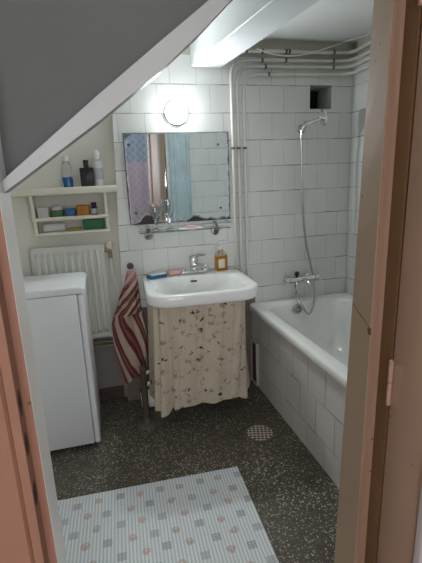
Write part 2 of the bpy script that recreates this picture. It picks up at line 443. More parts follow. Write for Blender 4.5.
def rrect(x0, x1, y0, y1, r, n=6):
    pts = []
    for cx, cy, a0 in ((x1 - r, y1 - r, 0), (x0 + r, y1 - r, 90), (x0 + r, y0 + r, 180), (x1 - r, y0 + r, 270)):
        for k in range(n + 1):
            a = math.radians(a0 + 90 * k / n); pts.append((cx + r * math.cos(a), cy + r * math.sin(a)))
    return pts
def loft(bm, rings3d, cap=True, mi=0):
    return skin(bm, [[bm.verts.new(p) for p in r] for r in rings3d], cap, mi)

# ------------------------------------------------------------------ setting
HALL_FILL, LAMP = 7.5, 160.0          # brightness of the added hall fill panes and the lamp globe
HC = 2.09                                  # ceiling height
YA, YF0, YF1 = 0.06, -1.60, -1.689          # alcove wall, front wall faces
XL = -2.22
bm = bmesh.new(); quad(bm, [(XL, YA + .02, 0), (0.02, YA + .02, 0), (0.02, -1.69, 0), (XL, -1.69, 0)])
struct('floor', bm, 'terrazzo')
bm = bmesh.new(); quad(bm, [(XL - .02, 0.3, HC), (XL - .02, -1.69, HC), (0.02, -1.69, HC), (0.02, 0.3, HC)])
struct('ceiling', bm, 'ceiling')
# back wall: tiled slab with a vent niche, and the plastered alcove beside it
bm = bmesh.new()
def lx(z): return -1.456 + (z - 1.708) * 0.0395
zs = [0, 1.723, 1.857, HC + .01]; h0, h1 = -0.288, -0.145; nd = 0.17
for i, (a, b) in enumerate(zip(zs, zs[1:])):
    quad(bm, [(lx(a), 0, a), (h0, 0, a), (h0, 0, b), (lx(b), 0, b)])
    if i != 1: quad(bm, [(h0, 0, a), (h1, 0, a), (h1, 0, b), (h0, 0, b)])
    quad(bm, [(h1, 0, a), (0.0, 0, a), (0.0, 0, b), (h1, 0, b)])
    quad(bm, [(lx(a), YA, a), (lx(a), 0, a), (lx(b), 0, b), (lx(b), YA, b)], 2)
a, b = zs[1], zs[2]
for q in ([(h0, 0, a), (h0, nd, a), (h0, nd, b), (h0, 0, b)], [(h1, nd, a), (h1, 0, a), (h1, 0, b), (h1, nd, b)],
          [(h0, 0, a), (h1, 0, a), (h1, nd, a), (h0, nd, a)], [(h0, nd, b), (h1, nd, b), (h1, 0, b), (h0, 0, b)]):
    quad(bm, q, 1)
quad(bm, [(h0, nd, a), (h1, nd, a), (h1, nd, b), (h0, nd, b)], 3)
struct('wall_back', bm, ['tile_back', 'niche', 'plaster', 'dark_hole'])
bm = bmesh.new(); quad(bm, [(XL, YA, 0), (lx(0) + .05, YA, 0), (lx(HC) + .02, YA, HC), (XL, YA, HC)])
struct('wall_alcove', bm, 'alcove')
bm = bmesh.new(); quad(bm, [(XL, -1.69, 0), (XL, YA, 0), (XL, YA, HC), (XL, -1.69, HC)])
struct('wall_left', bm, 'plaster')
bm = bmesh.new(); quad(bm, [(0, 0, 0), (0, -1.69, 0), (0, -1.69, HC + .01), (0, 0, HC + .01)])
struct('wall_right', bm, 'tile_right')
struct('baseboard_alcove', B(XL + .01, -1.54, YA - .014, YA - .001, 0.0, 0.085, bev=.003), 'rust')
# front wall with the doorway
XDL, XDR, ZD = -1.711, -1.018, 1.98
bm = bmesh.new()
box(bm, XL - .01, XDL - .030, YF1, YF0, 0, HC, mi=0); box(bm, XDR + .080, 0.01, YF1, YF0, 0, HC, mi=0)
box(bm, XDL - .030, XDR + .080, YF1, YF0, ZD, HC, mi=0)
for f in bm.faces:
    if f.normal.y < -0.5 or f.calc_center_median().y < YF1 + .001: f.material_index = 1
struct('wall_front', bm, ['tile_front', 'hall_wall'])
# boxed beam under the ceiling, running from the back wall towards the door
def bp(l0, l1, y): s = (0.0 - y) / 0.8; return l0 + (l1 - l0) * s
zb, ye = 1.937, -1.595
la, lb = -1.012, -0.905; ra, rb = -0.838, -0.733
bm = bmesh.new()
loft(bm, [[(bp(la, lb, y), y, zb), (bp(ra, rb, y), y, zb), (bp(ra, rb, y), y, HC - .001), (bp(la, lb, y), y, HC - .001)] for y in (-0.001, ye)])
bmesh.ops.bevel(bm, geom=[e for e in bm.edges if abs(e.verts[0].co.z - zb) < .01 and abs(e.verts[1].co.z - zb) < .01], offset=.006, segments=3, affect='EDGES')
struct('trim_1', bm, 'beam_paint', smooth=35)
# slanting header: grey infill panel and white board under it
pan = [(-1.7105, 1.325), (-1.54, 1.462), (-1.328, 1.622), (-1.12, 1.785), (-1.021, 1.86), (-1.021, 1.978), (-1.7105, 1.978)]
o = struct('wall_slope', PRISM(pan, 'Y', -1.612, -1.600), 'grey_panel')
up = [(-1.7105, 1.334), (-1.541, 1.469), (-1.34, 1.621), (-1.125, 1.788), (-1.021, 1.868)]
flo = [(-1.7105, 1.3145), (-1.545, 1.4265), (-1.436, 1.506), (-1.363, 1.567), (-1.300, 1.626), (-1.20, 1.711), (-1.021, 1.843)]
blo = [(x, z + .0012) for x, z in flo]
up = [(-1.7105, 1.334), (-1.545, 1.4655), (-1.436, 1.549), (-1.363, 1.604), (-1.300, 1.652), (-1.20, 1.732), (-1.021, 1.872)]
bm = bmesh.new(); secs = []
for (ux, uz), (fx, fz), (bx_, bz_) in zip(up, flo, blo):
    secs.append([(ux, -1.652, uz), (fx, -1.652, fz), (bx_, -1.625, (fz + bz_) / 2 - .001), (bx_, -1.606, bz_), (ux, -1.606, uz)])
loft(bm, secs)
struct('trim_2', bm, 'post_paint', smooth=40)
# door frame: linings, stepped stops, casings (door leaf stands open into the hall on the right)
def jamb(pts, z0, z1, lean=0.0):
    bm = bmesh.new(); loft(bm, [[(x, y, z0 + (z1 - z0) * k / 14) for x, y in pts] for k in range(15)])
    for v in bm.verts: v.co.x += (lean * 1.9 if v.co.y > -1.64 else lean) * (v.co.z - 0.93)
    return bm
LEAN = 0.018                                 # the right post of the old frame stands out of plumb
door = bpy.data.objects.new('door_1', None); COL.objects.link(door); door['kind'] = 'structure'
XL1, XL2 = XDL, XDL - 0.014
obj('lining', jamb([(XL1, YF0 - .001), (XL1, YF1 + .001), (XL1 - .029, YF1 + .001), (XL1 - .029, YF0 - .001)], 0, ZD), 'white_paint', door, 0)
bm = jamb([(XL1 - .0005, YF1), (XL2, YF1 - .004), (XL2, -1.730), (XL2 - .014, -1.733), (XL2 - .017, -1.727), (XL2 - .021, -1.733), (XL2 - .10, -1.735), (XL2 - .10, YF1)], 0, 2.06)
obj('casing', bm, 'pink', door, 0)
R0 = XDR
obj('lining', jamb([(R0, YF0 - .001), (R0, -1.675), (R0 + .024, -1.679), (R0 + .050, -1.679), (R0 + .050, YF0 - .001)], 0, ZD, LEAN), 'pink_tan', door, 0)
obj('stop_bead', jamb([(R0 + .002, -1.6755), (R0 + .006, -1.680), (R0 + .016, -1.680), (R0 + .0235, -1.682), (R0 + .0235, -1.6795)], 0, ZD, LEAN), 'pink_stop', door, 0)
bm = jamb([(R0 + .024, -1.6815), (R0 + .024, -1.718), (R0 + .034, -1.718), (R0 + .034, -1.6815)], 0, ZD, LEAN)
obj('rabbet', bm, 'rabbet', door, 0)
obj('casing', jamb([(R0 + .075, -1.690), (R0 + .075, -1.718), (R0 + .17, -1.716), (R0 + .17, -1.690)], 0, 2.06, LEAN), 'pink', door, 0)
# leaf, hinged at the right jamb
leaf = bpy.data.objects.new('door_leaf', None); COL.objects.link(leaf)
leaf.location = (R0 + .0265 - LEAN * .93, -1.7205, 0.0); leaf.rotation_euler = (0, math.atan(LEAN), math.radians(-2.4)); leaf.parent = door
bm = bmesh.new()                              # local: +x thickness, -y along the leaf
LW, LT, LH = 0.70, 0.040, 1.96
box(bm, 0, LT, -0.115, 0, 0.01, LH, bev=.003); box(bm, 0, LT, -LW, -LW + .11, 0.01, LH, bev=.003)
box(bm, 0, LT, -LW + .108, -0.113, 0.01, 0.24, bev=.003); box(bm, 0, LT, -LW + .108, -0.113, LH - .12, LH, bev=.003)
box(bm, 0, LT, -LW + .108, -0.113, 0.86, 1.00, bev=.003)
box(bm, .012, LT - .012, -LW + .10, -0.105, 0.2, LH - .1)
lf = obj('leaf_board', bm, 'pink_leaf', leaf, 30)
for z0, z1 in ((0.24, 0.86),):
    for y in (-0.127, -LW + .118): obj('moulding', B(-.004, .012, y - .008, y + .010, z0, z1, bev=.003), 'mould', leaf)
for z in (0.83, 1.60):
    h = obj('hinge', LATHE([(.003, 0), (.005, .002), (.005, .050), (.0035, .052), (.0035, .054), (.005, .056), (.005, .104), (.003, .106)], c=(-.0056, -.003, z), n=12), 'pink_leaf', leaf)
    obj('hinge_leaf', B(-.0003, .0005, -.034, .0, z + .004, z + .10), 'pink_leaf', h)
# the hall the photographer stands in
HX0, HX1, HY, HZ = -3.1, 0.9, -5.5, 2.4
bm = bmesh.new(); quad(bm, [(HX0, -1.69, -.002), (HX1, -1.69, -.002), (HX1, HY, -.002), (HX0, HY, -.002)]); struct('floor_hall', bm, 'hall_floor')
bm = bmesh.new(); quad(bm, [(HX0, -1.69, HZ), (HX0, HY, HZ), (HX1, HY, HZ), (HX1, -1.69, HZ)]); struct('ceiling_hall', bm, 'ceiling')
bm = bmesh.new(); quad(bm, [(HX1, -1.69, 0), (HX1, HY, 0), (HX1, HY, HZ), (HX1, -1.69, HZ)]); struct('wall_hall_right', bm, 'hall_wall')
bm = bmesh.new(); quad(bm, [(HX0, -1.69, 0), (HX0, HY, 0), (HX0, HY, HZ), (HX0, -1.69, HZ)]); struct('wall_hall_left', bm, 'hall_wall')
bm = bmesh.new()                               # rear wall with openings for the added fill panes
wz0, wz1 = 0.95, 2.15
fill_wins = [(-2.85, -1.50), (-0.55, 0.65)]
xs_ = [HX0, fill_wins[0][0], fill_wins[0][1], fill_wins[1][0], fill_wins[1][1], HX1]
for k in range(5):
    a, b = xs_[k], xs_[k + 1]
    for c, d in (((0, wz0), (wz1, HZ)) if k in (1, 3) else ((0, HZ),)):
        quad(bm, [(a, HY, c), (b, HY, c), (b, HY, d), (a, HY, d)])
struct('wall_hall_back', bm, 'hall_wall')
bm = bmesh.new(); quad(bm, [(HX0, -1.689, HC), (HX1, -1.689, HC), (HX1, -1.689, HZ), (HX0, -1.689, HZ)])
quad(bm, [(HX0, -1.689, 0), (XL, -1.689, 0), (XL, -1.689, HC), (HX0, -1.689, HC)]); quad(bm, [(0, -1.689, 0), (HX1, -1.689, 0), (HX1, -1.689, HC), (0, -1.689, HC)]); struct('wall_hall_front', bm, 'hall_wall')
def pane_mat(name, col, strength):
    t = NT(name); t.color((0.8, 0.8, 0.8)); t.set(roughness=0.4)
    t.b.inputs['Emission Color'].default_value = (*col, 1); t.b.inputs['Emission Strength'].default_value = strength
    M[name] = t.m; return name
pane_mat('daylit hall pane', (0.96, 0.97, 1.0), HALL_FILL)
for k, (wx0, wx1) in enumerate(fill_wins):  # made-up glowing windows, added behind the camera to brighten the room
    fill_win = bpy.data.objects.new('window_%d' % (k + 1), None); COL.objects.link(fill_win); fill_win['kind'] = 'structure'
    bm = bmesh.new(); wc = (wx0 + wx1) / 2
    for a, b, c, d in ((wx0, wx0 + .05, wz0, wz1), (wx1 - .05, wx1, wz0, wz1), (wx0, wx1, wz0, wz0 + .05), (wx0, wx1, wz1 - .05, wz1), (wc - .02, wc + .02, wz0, wz1)):
        box(bm, a, b, HY - .05, HY + .01, c, d)
    obj('window_frame', bm, 'white_paint', fill_win, 0)
    obj('window_pane', B(wx0 + .05, wx1 - .05, HY - .025, HY - .017, wz0 + .05, wz1 - .05), 'daylit hall pane', fill_win, 0)

# ------------------------------------------------------------------ door-side cloths seen in the mirror
def cloth(x0, x1, z0, z1, y, amp, waves, n=60):
    bm = bmesh.new(); cols = []
    for k in range(n + 1):
        s = k / n; dy = amp * math.sin(s * waves * 2 * PI) + amp * .3 * math.sin(s * waves * 4.7)
        cols.append([bm.verts.new((x0 + (x1 - x0) * s, y + dy * (0.6 + .4 * (1 - j / 6)), z0 + (z1 - z0) * j / 6)) for j in range(7)])
    for a, b in zip(cols, cols[1:]):
        for j in range(6): bm.faces.new((a[j], b[j], b[j + 1], a[j + 1]))
    bmesh.ops.recalc_face_normals(bm, faces=bm.faces)
    bmesh.ops.solidify(bm, geom=list(bm.faces), thickness=.002)
    return bm
tag(obj('hall_curtain', cloth(-1.47, -0.57, 0.05, 2.34, -5.40, .03, 5), 'lattice', smooth=60), 'blue and lilac lattice curtain in the hall, reflected at left of the mirror', 'curtain')
sc = thing('shower_curtain', 'pale blue shower curtain bunched by the door wall, reflected in the mirror', 'curtain', (0, 0, 0))
obj('curtain_cloth', cloth(-0.925, -0.735, 0.28, 1.86, -1.52, .028, 4), 'shower_cloth', sc, 60)
obj('curtain_rod', TUBE([(-0.98, -1.52, 1.885), (-0.005, -1.52, 1.885)], .010), 'chrome', sc)
for k in range(5):
    x = -0.91 + k * .04
    obj('curtain_ring', TUBE([(x, -1.52 + .020 * math.cos(a), 1.874 + .022 * math.sin(a)) for a in [i * 2 * PI / 12 for i in range(13)]], .002, 6), 'white_plastic', sc)

# ------------------------------------------------------------------ bathtub
TX0, TX1, TY0, TY1, TZ = -0.710, -0.004, -1.56, -0.004, 0.552
tub = thing('bathtub', 'white enamel bathtub along the right wall behind tiled panel', 'bathtub', ((TX0 + TX1) / 2, (TY0 + TY1) / 2, 0))
def ring(x0, x1, y0, y1, r, z, n=8): return [(x, y, z) for x, y in rrect(x0, x1, y0, y1, r, n)]
def shift(r, o): return [(p[0] - o[0], p[1] - o[1], p[2] - o[2]) for p in r]
rg = [ring(TX0 + .004, TX1, TY0, TY1, .03, TZ - .044), ring(TX0, TX1, TY0, TY1, .03, TZ - .038), ring(TX0, TX1, TY0, TY1, .03, TZ - .012),
      ring(TX0 + .004, TX1 - .002, TY0 + .004, TY1 - .002, .03, TZ - .003), ring(TX0 + .012, TX1 - .01, TY0 + .012, TY1 - .01, .03, TZ)]
ix0, ix1, iy0, iy1 = TX0 + .066, TX1 - .055, TY0 + .07, TY1 - .062
for dz, dx, dyb, dyf, r in ((.002, 0, 0, 0, .13), (.008, .010, .010, .012, .13), (.025, .018, .016, .03, .13), (.10, .030, .030, .08, .13), (.22, .05, .05, .15, .14), (.30, .07, .075, .20, .14), (.345, .11, .12, .26, .12), (.365, .17, .20, .34, .09)):
    rg.append(ring(ix0 + dx, ix1 - dx, iy0 + dyf, iy1 - dyb, r, TZ - dz))
bm = bmesh.new(); loft(bm, [shift(r, tub.location) for r in rg], cap=False)
bm.faces.new([v for v in bm.verts][-len(rg[0]):])
bmesh.ops.recalc_face_normals(bm, faces=bm.faces)
obj('tub_shell', bm, 'enamel', tub, 50)
ov = (-0.410 - tub.location.x, -0.096 - tub.location.y, 0.502)
c = obj('overflow_cover', LATHE([(.004, -.016), (.022, -.016), (.030, -.012), (.031, -.002), (.031, 0), (.018, .002)], c=ov, axis='Y', n=24), 'dull_chrome', tub)
for k in range(6):
    a = k * PI / 3
    obj('overflow_hole', LATHE([(.0045, -.0175), (.0045, -.0155)], c=(ov[0] + .016 * math.cos(a), ov[1], ov[2] + .016 * math.sin(a)), axis='Y', n=10), 'lens_black', c)
# tiled panel under the rim
HY0, HY1, HZ0, HZ1 = -0.098, -0.010, 0.0, 0.31
bm = bmesh.new()
box(bm, -0.684, -0.645, -1.598, -0.001, 0.0, 0.507)
struct('wall_bath', bm, 'tile_bath')
ap = thing('access_hatch', 'brown access hatch with pale frame low in bath panel beside basin curtain', 'hatch', (-0.684, -0.055, 0.0))
bm = bmesh.new()
y0, y1, z0, z1 = -.052, .045, .012, .305
for q in ((y0, y1, z0, z0 + .012), (y0, y1, z1 - .012, z1), (y0, y0 + .012, z0 + .012, z1 - .012), (y1 - .012, y1, z0 + .012, z1 - .012)):
    box(bm, -.016, 0, *q)
obj('hatch_frame', bm, 'hatch_frame', ap, 0)
bm = B(-.010, -.0005, y0 + .012, y1 - .012, z0 + .012, z1 - .012)
for k in range(9): box(bm, -.0135, -.010, y0 + .012, y1 - .012, z0 + .03 + k * .028, z0 + .040 + k * .028)
obj('hatch_grille', bm, 'brown_vent', ap, 0)

# mixer tap on the wall over the bath
mx = thing('bath_mixer', 'chrome wall mixer tap with two handles above the bath end', 'tap', (-0.375, -0.005, 0.685))
obj('mixer_body', TUBE([(-.075, -.062, .004), (.100, -.062, .010)], .017, 16), 'chrome', mx)
for x in (-.060, .085):
    u = obj('wall_union', LATHE([(.024, -.002), (.024, -.008), (.015, -.014), (.015, -.055)], c=(x, 0, .006), axis='Y', n=18), 'chrome', mx)
for x, s in ((-.075, -1), (.100, 1)):
    pr = [(.015, 0), (.021, .006), (.023, .020), (.018, .034), (.006, .040)]
    h = obj('handle', LATHE([(r, h * s) for r, h in pr], c=(x, -.062, .006), axis='X', n=14), 'chrome', mx)
    for k in range(4):
        a = k * PI / 2 + .4
        obj('handle_spoke', TUBE([(x + .020 * s, -.062, .006), (x + .022 * s, -.062 + .032 * math.cos(a), .006 + .032 * math.sin(a))], .0065, 8), 'chrome', h)
obj('spout', TUBE(smooth_path([(.010, -.070, .0), (.012, -.105, .008), (.014, -.145, .000), (.014, -.158, -.018)]), .0115, 12), 'chrome', mx)
obj('diverter', LATHE([(.012, -.064), (.015, -.058), (.015, -.018), (.011, -.008)], c=(-.026, -.066, .0), n=14), 'chrome', mx)
obj('diverter_knob', LATHE([(.006, 0), (.006, .016), (.014, .018), (.014, .040), (.008, .044)], c=(-.026, -.066, .014), n=14), 'lens_black', mx)
# hand shower, its hose, and its wall holder
hs = thing('hand_shower', 'chrome hand shower with long steel hose hung in wall holder', 'shower', (-0.36, -0.06, 0.45))
O = hs.location
def loc(pts, o=O): return [tuple(Vector(p) - Vector(o)) for p in pts]
hp = smooth_path([(-.401, -.072, .617), (-.402, -.072, .58), (-.394, -.135, .53), (-.352, -.145, .475), (-.305, -.12, .535), (-.280, -.075, .641), (-.302, -.068, .776), (-.339, -.066, .94), (-.363, -.064, 1.189), (-.373, -.064, 1.482), (-.377, -.066, 1.560), (-.372, -.072, 1.598)], 10)
obj('hose', TUBE(loc(hp), .0068, 10), 'dull_chrome', hs)
obj('shower_handle', TUBE(loc(smooth_path([(-.373, -.070, 1.594), (-.362, -.076, 1.616), (-.335, -.085, 1.632), (-.300, -.094, 1.643), (-.262, -.102, 1.655)])), lambda s: .009 + .004 * s, 12), 'chrome', hs)
ax = Vector((1.0, -.22, .10)).normalized()
rot = Vector((0, 0, 1)).rotation_difference(ax).to_matrix()
hd = obj('shower_head', LATHE([(.011, -.024), (.026, -.012), (.046, -.004), (.048, .006), (.046, .011)], c=loc([(-.256, -.103, 1.660)])[0], rot=rot, n=24), 'chrome', hs)
obj('spray_face', LATHE([(.002, .0140), (.026, .0140), (.041, .0125), (.0445, .0112)], c=loc([(-.256, -.103, 1.660)])[0], rot=rot, n=24), 'toy_blue', hs)
sh = thing('shower_holder', 'chrome wall holder gripping the hand shower below vent niche', 'shower holder', (-0.345, 0, 1.606))
obj('rosette', LATHE([(.026, -.001), (.026, -.006), (.020, -.012), (.010, -.016)], axis='Y', n=20), 'dull_chrome', sh)
obj('holder_arm', TUBE([(0, -.014, 0), (0, -.058, .010)], .009, 12), 'chrome', sh)
obj('holder_clamp', LATHE([(.0165, -.013), (.0165, .013), (.0135, .013), (.0135, -.013), (.0165, -.013)], c=(.000, -.079, .022), axis='X', n=18, cap=False), 'chrome', sh)

# ------------------------------------------------------------------ pipes along the back wall
def clip(parent, c, axis, r=.0135):
    if axis == 'Z': bm = LATHE([(r, -.006), (r, .006)], c=c, n=14)
    else: bm = LATHE([(r, -.006), (r, .006)], c=c, axis='X', n=14)
    obj('pipe_clip', bm, 'clip', parent)
def pipe(name, label, pts, r, fil, clips):
    O = Vector(pts[0])
    t = thing(name, label, 'pipe', O, group='painted pipes on the back wall')
    obj('pipe_run', TUBE([tuple(p - O) for p in fillet(pts, fil)], r, 12), 'pipe_paint', t)
    for c, a in clips: clip(t, tuple(Vector(c) - O), a, r + .002)
YP = -.020
px = [-.787, -.7525, -.7145]; pz = [1.975, 1.942, 1.903]
names = ['outermost of three bent painted pipes, turning highest above the mirror corner', 'middle of three bent painted pipes above the basin', 'innermost of three bent painted pipes, turning lowest beside the tiles']
for i in range(3):
    pts = [(px[i], YP, 0.67), (px[i], YP, pz[i]), (-0.030 - .0 * i, YP, pz[i] + .012), (-0.030, -1.55, pz[i] + .03)]
    cl = [((px[i], YP, 1.505), 'Z'), ((-.60 + .02 * i, YP, pz[i] + .003), 'X')]
    if i == 0: cl += [((-.455, YP, pz[i] + .005), 'X')]
    if i < 2: cl += [((-.150, YP, pz[i] + .01), 'X')]
    pipe('water_pipe', names[i], pts, .0098, .09, cl)
pipe('water_pipe', 'straight painted pipe just under the ceiling above the others', [(-.83, YP - .004, 2.020), (-.028, YP - .004, 2.032), (-.028, -1.55, 2.045)], .0105, .05,
     [((-.695, YP - .004, 2.022), 'X'), ((-.60, YP - .004, 2.0235), 'X'), ((-.455, YP - .004, 2.0255), 'X'), ((-.435, YP - .004, 2.026), 'X'), ((-.150, YP - .004, 2.030), 'X')])
cp = smooth_path([(-.64, -.045, 2.030), (-.56, -.048, 2.005), (-.45, -.050, 1.996), (-.33, -.055, 2.010), (-.17, -.06, 2.055), (-.09, -.07, 2.080), (-.03, -.20, 2.082), (-.02, -.5, 2.083)])
tag(obj('electric_cable', TUBE(cp, .0035, 8), 'cable'), 'thin white cable drooping across pipes under the ceiling', 'cable')

# ------------------------------------------------------------------ wall lamp
lp = thing('wall_lamp', 'lit round opal wall lamp above the mirror', 'lamp', (-1.110, 0, 1.700))
obj('lamp_base', LATHE([(.057, -.001), (.0598, -.004), (.0598, -.025), (.0592, -.0275), (.004, -.0275)], axis='Y', n=36), 'white_plastic', lp)
obj('globe', LATHE([(.0592, -.0277), (.0588, -.0290), (.052, -.0345), (.040, -.040), (.022, -.0445), (.003, -.046)], axis='Y', n=36), 'globe', lp, 60)

# ------------------------------------------------------------------ mirror
mr = thing('wall_mirror', 'frameless old mirror with blackened edges above the basin', 'mirror', (-1.1135, -.009, 1.346))
mr.rotation_euler = (math.radians(1.5), 0, 0)
obj('mirror_glass', B(-.300, .300, -.0085, -.001, -.248, .252), 'mirror', mr, 0)
for x, z in ((-.272, .190), (.235, .182), (.240, -.178), (-.262, -.180)):
    obj('mirror_screw', LATHE([(.0075, -.0088), (.0075, -.012), (.004, -.0135)], c=(x, 0, z), axis='Y', n=14), 'clip', mr)

# ------------------------------------------------------------------ glass shelf and what stands on it
gs = thing('glass_shelf', 'glass shelf on chrome brackets under the mirror', 'shelf', (-1.110, 0, 1.060))
obj('glass_pane', B(-.262, .262, -.128, -.004, -.003, .003, bev=.0012), 'pane', gs, 0)
obj('guard_rail', TUBE([(-.262, -.004, .030), (-.262, -.132, .030), (.262, -.132, .030), (.262, -.004, .030)], .0028, 8), 'dull_chrome', gs)
for x in (-.205, .198):
    b = obj('bracket', PRISM([(-.001, -.050), (-.001, .030), (-.010, .032), (-.045, .008), (-.105, -.003), (-.105, -.012), (-.05, -.016), (-.018, -.048)], 'X', x - .012, x + .012, bev=.003), 'dull_chrome', gs)
    obj('bracket_rosette', LATHE([(.026, -.0015), (.026, -.008), (.018, -.013), (.004, -.014)], c=(x, 0, -.028), axis='Y', n=18), 'dull_chrome', b)
def goblet(label, x, y, h, r, tilt=0):
    bm = LATHE([(.003, .002), (r * .72, .003), (r * .74, .006), (.006, .014), (.0045, h * .34), (r * .5, h * .44), (r * .86, h * .62), (r, h * .84), (r * .93, h),
                (r * .88, h), (r * .95, h * .84), (r * .8, h * .63), (r * .40, h * .46), (.002, h * .42)], n=24)
    o = obj('drinking_glass', bm, 'clear', smooth=60, loc=(x, y, 1.0635)); tag(o, label, 'glass', 'clear glasses on the glass shelf')
    return o
goblet('clear stemmed glass on glass shelf, nearer the left bracket', -1.272, -.066, .135, .030)
goblet('taller clear glass on glass shelf, second from left bracket', -1.196, -.064, .165, .033)
bm = B(-.070, .070, -.036, .036, 0, .004, bev=.0015)
tr = tag(obj('soap_tray', bm, 'white_plastic', loc=(-1.075, -.064, 1.0632)), 'small white tray with pink soap piece on the glass shelf', 'tray')
bm = B(-.028, .030, -.018, .018, 0, .014, bev=.006)
tag(obj('soap_bar', bm, 'pink_soap', loc=(-1.070, -.062, 1.0674), smooth=60), 'thin pink soap piece lying in tray on the glass shelf', 'soap')

# ------------------------------------------------------------------ wash basin
BX, BY, BZ = -1.084, -0.004, 0.800
bs = thing('wash_basin', 'white ceramic wall basin with flowered curtain below', 'basin', (BX, BY, 0), math.radians(-2.5))
def bring(sx0, sx1, y0, y1, r, z, n=8, taper=.0, bow=.0):
    out = []
    for x, y in rrect(sx0, sx1, y0, y1, r, n):
        q = (y1 - y) / (y1 - y0)
        x2 = x * (1 + taper * (q - .5))
        if y < (y0 + y1) / 2: y = y - bow * (1 - (x / max(abs(sx0), sx1)) ** 2)
        out.append((x2, y, z))
    return out
w = .290
rg = [bring(-.10, .10, -.30, -.10, .06, BZ - .19), bring(-.16, .16, -.37, -.055, .09, BZ - .160), bring(-.205, .205, -.42, -.015, .09, BZ - .115), bring(-.225, .225, -.455, -.012, .09, BZ - .068),
      bring(-w + .016, w - .016, -.520, -.002, .10, BZ - .064, bow=.016), bring(-w + .004, w - .004, -.534, 0, .108, BZ - .057, bow=.018),
      bring(-w, w, -.540, 0, .112, BZ - .046, bow=.018), bring(-w, w, -.540, 0, .112, BZ - .010, bow=.018),
      bring(-w + .004, w - .004, -.536, 0, .110, BZ - .002, bow=.018), bring(-w + .012, w - .012, -.528, -.006, .104, BZ, bow=.018)]
for dz, ins, r in ((.000, .0, .12), (.006, .010, .125), (.022, .022, .125), (.06, .045, .12), (.10, .080, .11), (.128, .125, .085), (.140, .165, .04)):
    rg.append(bring(-w + .042 + ins, w - .042 - ins, -.500 + ins, -.132 - ins * .35, min(r, .16), BZ - dz - .001, bow=.014))
bm = bmesh.new(); loft(bm, rg)
obj('basin_bowl', bm, 'ceramic', bs, 50)
# overflow slot in the rear slope of the bowl
obj('overflow_slot', B(-.018, .018, -.1625, -.1475, BZ - .034, BZ - .026, bev=.002), 'lens_black', bs)
obj('waste_plug', LATHE([(.004, 0), (.024, 0), (.026, -.003), (.026, -.006)], c=(0, -.30, BZ - .139), n=20), 'chrome', bs)
# tap set on the basin deck
tp = thing('basin_tap', 'chrome single lever tap on the basin deck', 'tap', (-1.070, -0.078, BZ))
obj('tap_base', B(-.078, .078, -.020, .024, .0005, .016, bev=.006, seg=3), 'chrome', tp, 50)
obj('tap_body', LATHE([(.028, .016), (.024, .022), (.023, .070), (.027, .078), (.027, .096), (.017, .106)], n=20), 'chrome', tp, 50)
obj('tap_spout', TUBE(smooth_path([(0, -.010, .040), (.022, -.055, .052), (.045, -.105, .056), (.050, -.118, .042)]), lambda s: .0145 - .003 * s, 12), 'chrome', tp)
obj('tap_lever', TUBE([(0, 0, .098), (.030, -.030, .110), (.058, -.058, .114)], lambda s: .009 - .003 * s, 10), 'chrome', tp)
for x in (-.062, .062): obj('side_knob', LATHE([(.013, .016), (.014, .024), (.009, .030)], c=(x, 0, 0), n=14), 'chrome', tp)
# pump bottle
sb = thing('soap_dispenser', 'amber liquid soap bottle with white pump on basin corner', 'soap bottle', (-.900, -.072, BZ + .0005), math.radians(6))
def rr3(hx, hy, r, z): return [(x, y, z) for x, y in rrect(-hx, hx, -hy, hy, r, 5)]
bm = bmesh.new(); loft(bm, [rr3(.034, .020, .014, 0), rr3(.038, .024, .016, .004), rr3(.038, .024, .016, .082), rr3(.036, .022, .018, .094)])
obj('bottle_body', bm, 'amber', sb, 50)
bm = bmesh.new(); loft(bm, [rr3(.0362, .0222, .018, .0945), rr3(.028, .019, .016, .108), rr3(.015, .013, .011, .118), rr3(.013, .012, .011, .128)])
obj('bottle_shoulder', bm, 'clear', sb, 50)
obj('bottle_label', B(-.026, .014, -.0255, -.0243, .018, .072), 'cream_label', sb, 0)
p = obj('pump_collar', LATHE([(.016, .1285), (.016, .144), (.006, .148), (.005, .166)], n=16), 'white_plastic', sb)
obj('pump_nozzle', B(-.012, .040, -.008, .008, .166, .177, bev=.003), 'white_plastic', sb)
# sponge and soap on the left of the deck
sp = thing('bath_sponge', 'blue and white sponge on left rear corner of basin', 'sponge', (-1.296, -.106, BZ + .0005), math.radians(18))
obj('sponge_base', B(-.052, .052, -.034, .034, 0, .016, bev=.007, seg=3), 'sponge_blue', sp, 60)
obj('sponge_top', B(-.042, .050, -.024, .034, .0162, .028, bev=.006, seg=3), 'sponge_white', sp, 60)
so = obj('soap_bar', B(-.042, .042, -.026, .026, 0, .026, bev=.010, seg=4), 'pink_soap', loc=(-1.188, -.060, BZ + .0005), smooth=60)
so.rotation_euler = (0, 0, math.radians(14)); tag(so, 'pink soap bar on basin deck beside the sponge', 'soap')

